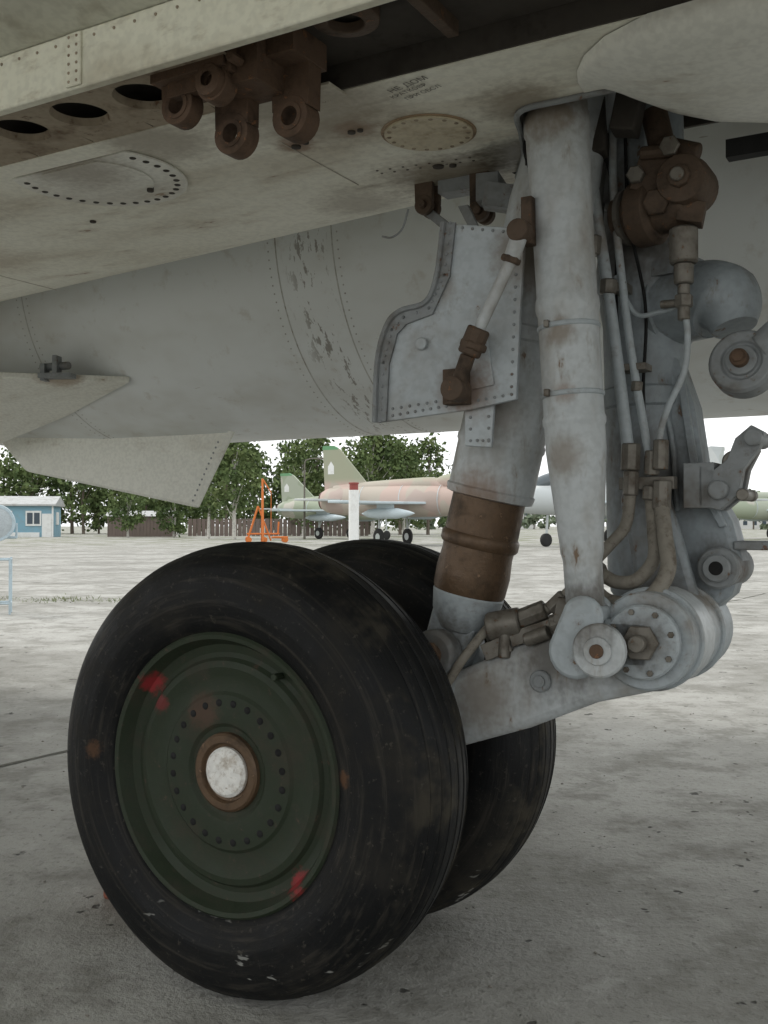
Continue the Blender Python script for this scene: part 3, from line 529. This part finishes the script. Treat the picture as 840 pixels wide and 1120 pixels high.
# ---------------------------------------------------------------- foliage
def leafmat(name,a,b_,hi):
    m,nt,b=newmat(name); tc=N(nt,'ShaderNodeTexCoord').outputs['Object']
    n1=noise(nt,tc,.6,2,.6)
    col=mix(nt,ramp(nt,n1,.35,.55),a,b_); col=mix(nt,ramp(nt,n1,.52,.66,0,.6),col,hi)
    nt.links.new(col,b.inputs['Base Color']); b.inputs['Roughness'].default_value=.8; b.inputs['Specular IOR Level'].default_value=.1; return m
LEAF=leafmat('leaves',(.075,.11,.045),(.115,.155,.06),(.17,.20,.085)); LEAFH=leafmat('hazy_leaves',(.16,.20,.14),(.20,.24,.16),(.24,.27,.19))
BARK=M('bark',(.16,.13,.10),(.06,.05,.04),.6,4); BIRCH=M('birch_bark',(.55,.53,.48),(.08,.07,.06),.7,6)
def tree_geo(vl,fl,ml,base,h,w,rnd,nclump=60,nleaf=34,leaf=.28,low=.22):
    def quad(c,s,mi):
        x=Vector((rnd.gauss(0,1),rnd.gauss(0,1),rnd.gauss(0,1))).normalized(); y=x.cross(Vector((rnd.gauss(0,1),rnd.gauss(0,1),rnd.gauss(0,1)))).normalized()
        k=len(vl); s*=rnd.uniform(.6,1.3)
        for p in (c-x*s,c-y*s*.6,c+x*s,c+y*s*.6): vl.append(tuple(p))
        fl.append((k,k+1,k+2,k+3)); ml.append(mi)
    def limb(a,b,r0,r1,sg=6):
        k=len(vl); x,y,d=frame(b-a)
        for P,r in((a,r0),(b,r1)):
            for i in range(sg):
                q=2*math.pi*i/sg; vl.append(tuple(P+(x*math.cos(q)+y*math.sin(q))*r))
        for i in range(sg): fl.append((k+i,k+(i+1)%sg,k+sg+(i+1)%sg,k+sg+i)); ml.append(1)
    base=Vector(base); top=base+Vector((rnd.uniform(-.3,.3),0,h*.85)); mid=base.lerp(top,.45)+Vector((rnd.uniform(-.2,.2),0,0))
    limb(base,mid,h*.022,h*.015); limb(mid,top,h*.015,h*.004)
    for i in range(nclump):
        t=rnd.random()**.85; z=low*h+(1-low)*h*t
        prof=math.sin(math.pi*min(1,(t*.86+.13)))**.7
        a=rnd.uniform(0,2*math.pi); rr=w*prof*math.sqrt(rnd.random())*rnd.uniform(.75,1.15)
        c=base+Vector((rr*math.cos(a),rr*math.sin(a),z))
        if i%4==0: 
            s=base.lerp(top,max(.15,(z/h-.18))); limb(s,c,h*.006,h*.002,4)
        cs=h*.075*rnd.uniform(.6,1.3)
        for k in range(nleaf):
            o=Vector((rnd.gauss(0,1),rnd.gauss(0,1),rnd.gauss(0,.75)))*cs*.75
            quad(c+o,leaf,0)
def make_mesh(name,vl,fl,ml,mats):
    me=bpy.data.meshes.new(name); me.from_pydata(vl,[],fl); me.polygons.foreach_set('material_index',ml)
    for m in mats: me.materials.append(m)
    o=bpy.data.objects.new(name,me); sc.collection.objects.link(o); return o
vl,fl,ml=[],[],[]
rn=random.Random(3)
def px(p,Y): return (p-420)/1131*Y
for i in range(32):
    Y=rn.uniform(108,135); p=-60+i*17+rn.uniform(-5,5); h=rn.uniform(8.2,11.4)
    if p<40: h*=.95
    if 100<p<225: h*=.68
    if 285<p<312: h*=.5
    tree_geo(vl,fl,ml,(px(p,Y),Y,0),h,h*.34,rn,44,26,.30,.10)
make_mesh('distant_tree_row',vl,fl,ml,[LEAF,BARK])
vl,fl,ml=[],[],[]
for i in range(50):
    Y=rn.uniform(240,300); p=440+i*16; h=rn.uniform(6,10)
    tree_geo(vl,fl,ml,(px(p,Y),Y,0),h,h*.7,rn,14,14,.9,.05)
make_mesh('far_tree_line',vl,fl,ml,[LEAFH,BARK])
def tree(name,p,Y,h,w,seed,bark=BIRCH,**k):
    vl,fl,ml=[],[],[]; tree_geo(vl,fl,ml,(0,0,0),h,w,random.Random(seed),**k)
    o=make_mesh(name,vl,fl,ml,[LEAF,bark]); o.location=(px(p,Y),Y,0)
tree('deciduous_tree',256,72,7.4,2.0,11,nclump=74,leaf=.17,low=.26)
tree('deciduous_tree',228,78,6.2,1.3,12,nclump=50,leaf=.17,low=.3)
tree('deciduous_tree',332,95,8.6,2.0,13,nclump=64,leaf=.2,low=.18)
tree('deciduous_tree',408,92,9.8,3.2,14,nclump=110,leaf=.22,low=.2)
tree('deciduous_tree',442,96,8.2,2.2,15,nclump=70,leaf=.2,low=.2)
tree('deciduous_tree',140,84,5.0,1.6,16,nclump=50,leaf=.18,low=.15)
tree('deciduous_tree',190,86,4.6,1.6,17,nclump=50,leaf=.18,low=.15)
# ---------------------------------------------------------------- hut, shed
HUT=empty('blue_hut',(-32.6,90,0),(0,0,math.radians(8)))
blue=M('hut_blue',(.20,.37,.46),(.27,.29,.28),.4,2); wht=M('hut_trim_white',(.75,.76,.74),(.4,.38,.33),.3,3); gl=M('hut_glass',(.05,.07,.09),(.1,.1,.1),.2,3,.15); roofm=M('hut_roof',(.42,.43,.42),(.2,.17,.14),.5,2)
def H(n,f,m,bv=.01): bm=bmesh.new(); f(bm); obj(n,bm,m,HUT,bevel=bv)
H('walls',lambda b:box(b,(0,0,1.35),(8,4,2.7)),blue)
H('roof',lambda b:extr(b,[(-2.4,2.65),(2.4,2.65),(2.4,2.8),(0,3.55),(-2.4,2.8)],-4.3,4.3,'x'),roofm)
H('window_frames',lambda b:[box(b,(x,-2.04,1.6),(1.3,.08,1.3)) for x in (-2.6,0,2.4)]+[box(b,(4.04,0,1.6),(.08,1.2,1.1))],wht)
H('window_glass',lambda b:[box(b,(x+dx,-2.10,1.6),(.46,.03,.95)) for x in (-2.6,0,2.4) for dx in (-.29,.29)],gl)
H('door',lambda b:box(b,(3.5,-2.04,1.0),(.8,.08,2.0)),wht)
H('corner_trim',lambda b:[box(b,(x,-2.03,1.35),(.14,.1,2.7)) for x in (-3.98,3.98)]+[box(b,(-.5,-2.03,.2),(6.8,.06,.4))],wht)
FE=empty('brown_shed',(-21.5,92,0),(0,0,.05)); brn=M('shed_boards',(.17,.13,.11),(.08,.07,.06),.6,3,stretch=(4,4,.3))
bm=bmesh.new(); box(bm,(0,0,.9),(5.6,2.5,1.8)); [box(bm,(-2.7+.3*i,-1.27,.9),(.02,.03,1.8)) for i in range(19)]; obj('board_walls',bm,brn,FE)
bm=bmesh.new(); extr(bm,[(-1.5,1.8),(1.5,1.8),(0,2.3)],-3,3,'x'); obj('shed_roof',bm,roofm,FE)
FN=empty('wooden_fence',(0,0,0)); bm=bmesh.new()
for i in range(40): box(bm,(-18+.42*i,96,.8+.05*R.random()),(.36,.05,1.6))
box(bm,(-9.8,96.06,1.2),(17,.05,.12)); obj('fence_boards',bm,brn,FN)
OR=empty('orange_hoist_frame',(px(287,60),60,0),(0,0,.2)); om=M('orange_paint',(.62,.17,.03),(.3,.12,.04),.4,4)
bm=bmesh.new()
for a,c,r in [((-.9,0,0),(-.25,0,2.1),.06),((.5,0,.1),(-.25,0,2.1),.05),((0,-.5,0),(0,0,3.7),.06),((0,.5,0),(0,0,3.7),.05),((-.9,0,.5),(1.0,0,.5),.05),((0,0,3.7),(.5,0,2.9),.04),((.5,0,2.9),(.5,0,.5),.02),((.5,-.4,.3),(1.4,-.4,.3),.06),((1.4,-.4,.3),(1.5,.4,.3),.05),((-.9,-.4,.3),(-.9,.4,.3),.05),((.9,0,.5),(.95,0,1.2),.05)]: cyl(bm,a,c,r,seg=8)
for x in (-.8,.1,1.3): 
    for y in(-.45,.45): cyl(bm,(x,y-.04,.16),(x,y+.04,.16),.16,seg=14)
obj('frame_tubes',bm,om,OR)
PO=empty('marker_post',(px(387,40),40,0)); bm=bmesh.new(); cyl(bm,(0,0,0),(0,0,2.35),.2,seg=24); obj('post',bm,wht,PO)
bm=bmesh.new(); cyl(bm,(0,0,2.35),(0,0,2.62),.17,seg=24); cyl(bm,(0,0,2.58),(0,0,2.64),.2,seg=24); obj('post_cap',bm,M('post_red',(.28,.06,.05),(.2,.1,.08),.4,4),PO)
MP=empty('lamp_pole',(px(333,75),75,0)); bm=bmesh.new(); cyl(bm,(0,0,0),(0,0,5.4),.09,.05,seg=10); sweep(bm,[(0,0,5.3),(.1,0,5.7),(.6,0,5.85),(1,0,5.85)],.04,8); box(bm,(1.2,0,5.85),(.5,.2,.12)); obj('pole',bm,STEEL,MP)
SL=empty('searchlight_stand',(px(-4,11.4),11.4,0),(0,0,.3)); lb=M('stand_blue_paint',(.45,.55,.60),(.2,.2,.18),.4,8)
bm=bmesh.new()
for x in(-.15,.15):
    for y in(-.15,.15): cyl(bm,(x,y,0),(x,y,.62),.012,seg=8)
for z in(.12,.6):
    for s in(-.15,.15): cyl(bm,(-.15,s,z),(.15,s,z),.011,seg=8); cyl(bm,(s,-.15,z),(s,.15,z),.011,seg=8)
cyl(bm,(0,0,.6),(0,0,.85),.02); cyl(bm,(-.21,0,1.0),(-.21,0,.83),.012);cyl(bm,(.21,0,1.0),(.21,0,.83),.012);cyl(bm,(-.21,0,.84),(.21,0,.84),.015)
obj('stand_frame',bm,lb,SL)
bm=bmesh.new(); lathe(bm,(0,-.12,1.0),(0,1,1.0),[(0,.17),(0.0,.20),(.03,.205),(.04,.19),(.14,.18),(.24,.12),(.27,.04),(.28,0)],32,False); obj('lamp_housing',bm,lb,SL)
bm=bmesh.new(); lathe(bm,(0,-.135,1.0),(0,1,1.0),[(0,0),(.005,.10),(.02,.175)],32,False); obj('lamp_glass',bm,M('lens_glass',(.45,.5,.52),(.3,.33,.35),.5,8,.12),SL)
# ---------------------------------------------------------------- parked jets
def camo(name,a,b_,c,sc1=.45,gx=None):
    m,nt,b=newmat(name); tc=N(nt,'ShaderNodeTexCoord').outputs['Object']
    n=noise(nt,tc,sc1,2,.4); n2=noise(nt,mapping(nt,tc,(1,1,1),(7,3,1)),.5,2,.4)
    col=mix(nt,ramp(nt,n,.47,.50),a,b_); col=mix(nt,ramp(nt,n2,.55,.58),col,c)
    if gx:
        sx=N(nt,'ShaderNodeSeparateXYZ'); nt.links.new(tc,sx.inputs[0]); col=mix(nt,ramp(nt,sx.outputs[2],3.0,3.4,0,.85),col,gx)
    nt.links.new(col,b.inputs['Base Color']); b.inputs['Roughness'].default_value=.7; return m
CAM1=camo('camouflage_pink_tan',(.47,.36,.31),(.43,.38,.32),(.41,.33,.29),gx=(.29,.32,.22)); CAM2=camo('camouflage_pale_green',(.36,.39,.31),(.30,.34,.25),(.46,.44,.38)); GRY=camo('jet_grey',(.55,.57,.56),(.48,.51,.51),(.44,.47,.45))
UND=M('jet_underside',(.52,.60,.63),(.35,.35,.33),.3,1); REDC=M('intake_cover_red',(.10,.035,.035),(.08,.04,.04),.4,2); CANG=M('canopy_glass',(.10,.12,.13),(.1,.1,.1),.3,2,.1); GRN=M('fin_tip_green',(.14,.32,.16),(.1,.2,.1),.3,2)
BTY=M('small_tyre',(.02,.02,.02),(.05,.045,.04),.4,9,.8)
def jet(loc,yaw,camo_m,finc=GRN,xs=1.0,canopy=True):
    J=empty('parked_fighter_jet',loc,(0,0,yaw)); J.scale=(xs,1,1)
    def P(n,f,m,bv=0): bm=bmesh.new(); f(bm); return obj(n,bm,m,J,bevel=bv)
    P('fuselage',lambda b:lathe(b,(-7,0,2.25),(1,0,2.2),[(0,.48),(.4,.62),(2,.74),(5,.78),(8,.80),(10,.78),(12.5,.66),(13.6,.55),(13.9,.5)],32),camo_m)
    P('intake_cover',lambda b:lathe(b,(6.82,0,2.23),(8,0,2.23),[(0,.53),(.12,.52),(.2,.4),(.42,.05),(.43,0)],28,False),REDC)
    P('tail_pipe_cover',lambda b:lathe(b,(-7.05,0,2.25),(-8,0,2.25),[(0,.45),(.1,.45),(.1,0)],24,False),REDC)
    P('spine',lambda b:sweep(b,[(3.6,0,2.8),(2.5,0,3.0),(0,0,2.95),(-3,0,2.85),(-6,0,2.7)],.33,16,5),camo_m)
    P('canopy',lambda b:sweep(b,[(5.4,0,2.75),(4.8,0,2.95),(4.1,0,3.08),(3.4,0,3.08),(2.7,0,2.98)],lambda t:.14+.24*math.sin(math.pi*min(1,t*.8+.1)),16,5),CANG if canopy else camo_m)
    P('tail_fin',lambda b:extr(b,[(-2.6,2.75),(-5.5,4.85),(-6.1,5.05),(-7.1,5.05),(-6.9,2.5)],-.06,.06),camo_m,.03)
    P('fin_tip',lambda b:extr(b,[(-5.7,4.92),(-6.1,5.053),(-7.1,5.053),(-7.12,4.85),(-5.7,4.85)],-.065,.065),finc)
    P('fin_badge',lambda b:extr(b,[(-6.6,3.6),(-6.05,3.6),(-6.05,4.0),(-6.32,4.25),(-6.6,4.0)],-.068,.068),wht)
    P('panel_bands',lambda b:[lathe(b,(x,0,2.25-.0036*(x+7)),(x+1,0,2.25-.0036*(x+8)),[(0,r),(.05,r)],32,False) for x,r in ((-3.2,.768),(0.2,.796),(3.4,.785))],UND)
    for s in (-1,1):
        P('stabiliser',lambda b:extr(b,[(-4.8,s*.6),(-6.2,s*2.6),(-7.2,s*2.7),(-6.8,s*.5)],2.2,2.3,'z'),GRY,.02)
        P('wing',lambda b:extr(b,[(2.6,s*.7),(.2,s*2.8),(-.6,s*5.4),(-1.8,s*5.4),(-2.6,s*.7)],2.0,2.12,'z'),UND,.03)
        P('gear_leg',lambda b:(cyl(b,(-.8,s*1.6,.35),(-.8,s*1.5,2.05),.07),cyl(b,(-.3,s*1.5,1.9),(-.8,s*1.6,.7),.04)),GRY)
        P('main_wheel',lambda b:lathe(b,(-.8,s*1.6-.12,.42),(-.8,9,.42),[(0,.22),(.01,.36),(.05,.42),(.19,.42),(.23,.36),(.24,.22)],24),BTY)
        P('wheel_hub',lambda b:cyl(b,(-.8,s*1.6-.135,.42),(-.8,s*1.6+.135,.42),.18),GRY)
        P('pylon_tank',lambda b:(lathe(b,(-2,s*1.9,1.55),(2,s*1.9,1.55),[(0,.02),(.6,.2),(1.4,.26),(3.0,.26),(4,.12),(4.4,.02)],18),box(b,(0,s*1.9,1.87),(1.4,.08,.3))),UND)
    P('nose_gear',lambda b:(cyl(b,(4.6,0,.3),(4.5,0,1.7),.06)),GRY)
    P('nose_wheel',lambda b:lathe(b,(4.6,-.1,.31),(4.6,9,.31),[(0,.16),(.01,.27),(.04,.31),(.16,.31),(.19,.27),(.2,.16)],20),BTY)
    P('pitot_probe',lambda b:cyl(b,(6.9,.3,2.7),(8.4,.3,2.7),.02),GRY)
jet((px(441,50),51,0),math.radians(-27),CAM1,xs=.64,canopy=False)
jet((px(372,72),76,0),math.radians(-45),CAM2)
jet((px(690,48),50,0),math.radians(-150),GRY,finc=GRY)
jet((px(880,70),74,0),math.radians(-150),CAM2)
for i,(p,w,h) in enumerate([(500,10,12),(560,14,9),(820,22,11)]):
    BL=empty('apartment_block',(px(p,330),330,0)); bmat=M('block_wall',(.62,.62,.60),(.5,.48,.45),.3,.2)
    bm=bmesh.new(); box(bm,(0,0,h/2),(w,10,h)); box(bm,(0,0,h+.3),(w+.6,10.6,.6)); obj('walls',bm,bmat,BL)
    bm=bmesh.new()
    for fx in range(int(w/3)):
        for fz in range(int(h/3)): box(bm,(-w/2+1.8+fx*3,-5.02,1.8+fz*3),(1.3,.06,1.3))
    obj('windows',bm,gl,BL)
# ---------------------------------------------------------------- world, sun, camera
w=bpy.data.worlds.new('World'); sc.world=w; w.use_nodes=True; nt=w.node_tree; nt.nodes.clear()
sky=N(nt,'ShaderNodeTexSky'); sky.sky_type='NISHITA'; sky.sun_disc=False; EL=math.radians(50); AZ=math.radians(-60)
sky.sun_elevation=EL; sky.sun_rotation=AZ; sky.dust_density=4; sky.air_density=1.2
tc=N(nt,'ShaderNodeTexCoord'); cn=noise(nt,tc.outputs['Generated'],2.2,2,.6)
cl=mix(nt,ramp(nt,cn,.3,.75),(10.4,10.7,10.9),(13.1,13.1,12.9))
col=mix(nt,.84,sky.outputs[0],cl)
bg=N(nt,'ShaderNodeBackground'); bg.inputs[1].default_value=.138; nt.links.new(col,bg.inputs[0]); out=N(nt,'ShaderNodeOutputWorld'); nt.links.new(bg.outputs[0],out.inputs[0])
sd=bpy.data.lights.new('sun','SUN'); sd.energy=1.1; sd.angle=math.radians(14); sd.color=(1,.97,.92)
so=bpy.data.objects.new('sun',sd); sc.collection.objects.link(so)
d=Vector((math.sin(AZ)*math.cos(EL),math.cos(AZ)*math.cos(EL),math.sin(EL))); so.rotation_euler=d.to_track_quat('Z','Y').to_euler(); so.location=(-20,10,30)
cd=bpy.data.cameras.new('camera'); cam=bpy.data.objects.new('camera',cd); sc.collection.objects.link(cam); sc.camera=cam
cd.sensor_fit='VERTICAL'; cd.sensor_height=24; cd.lens=24*1131/1120; cd.clip_start=.05; cd.clip_end=4000
cam.location=(0,0,.97); cam.rotation_euler=(math.radians(90.76),0,0)
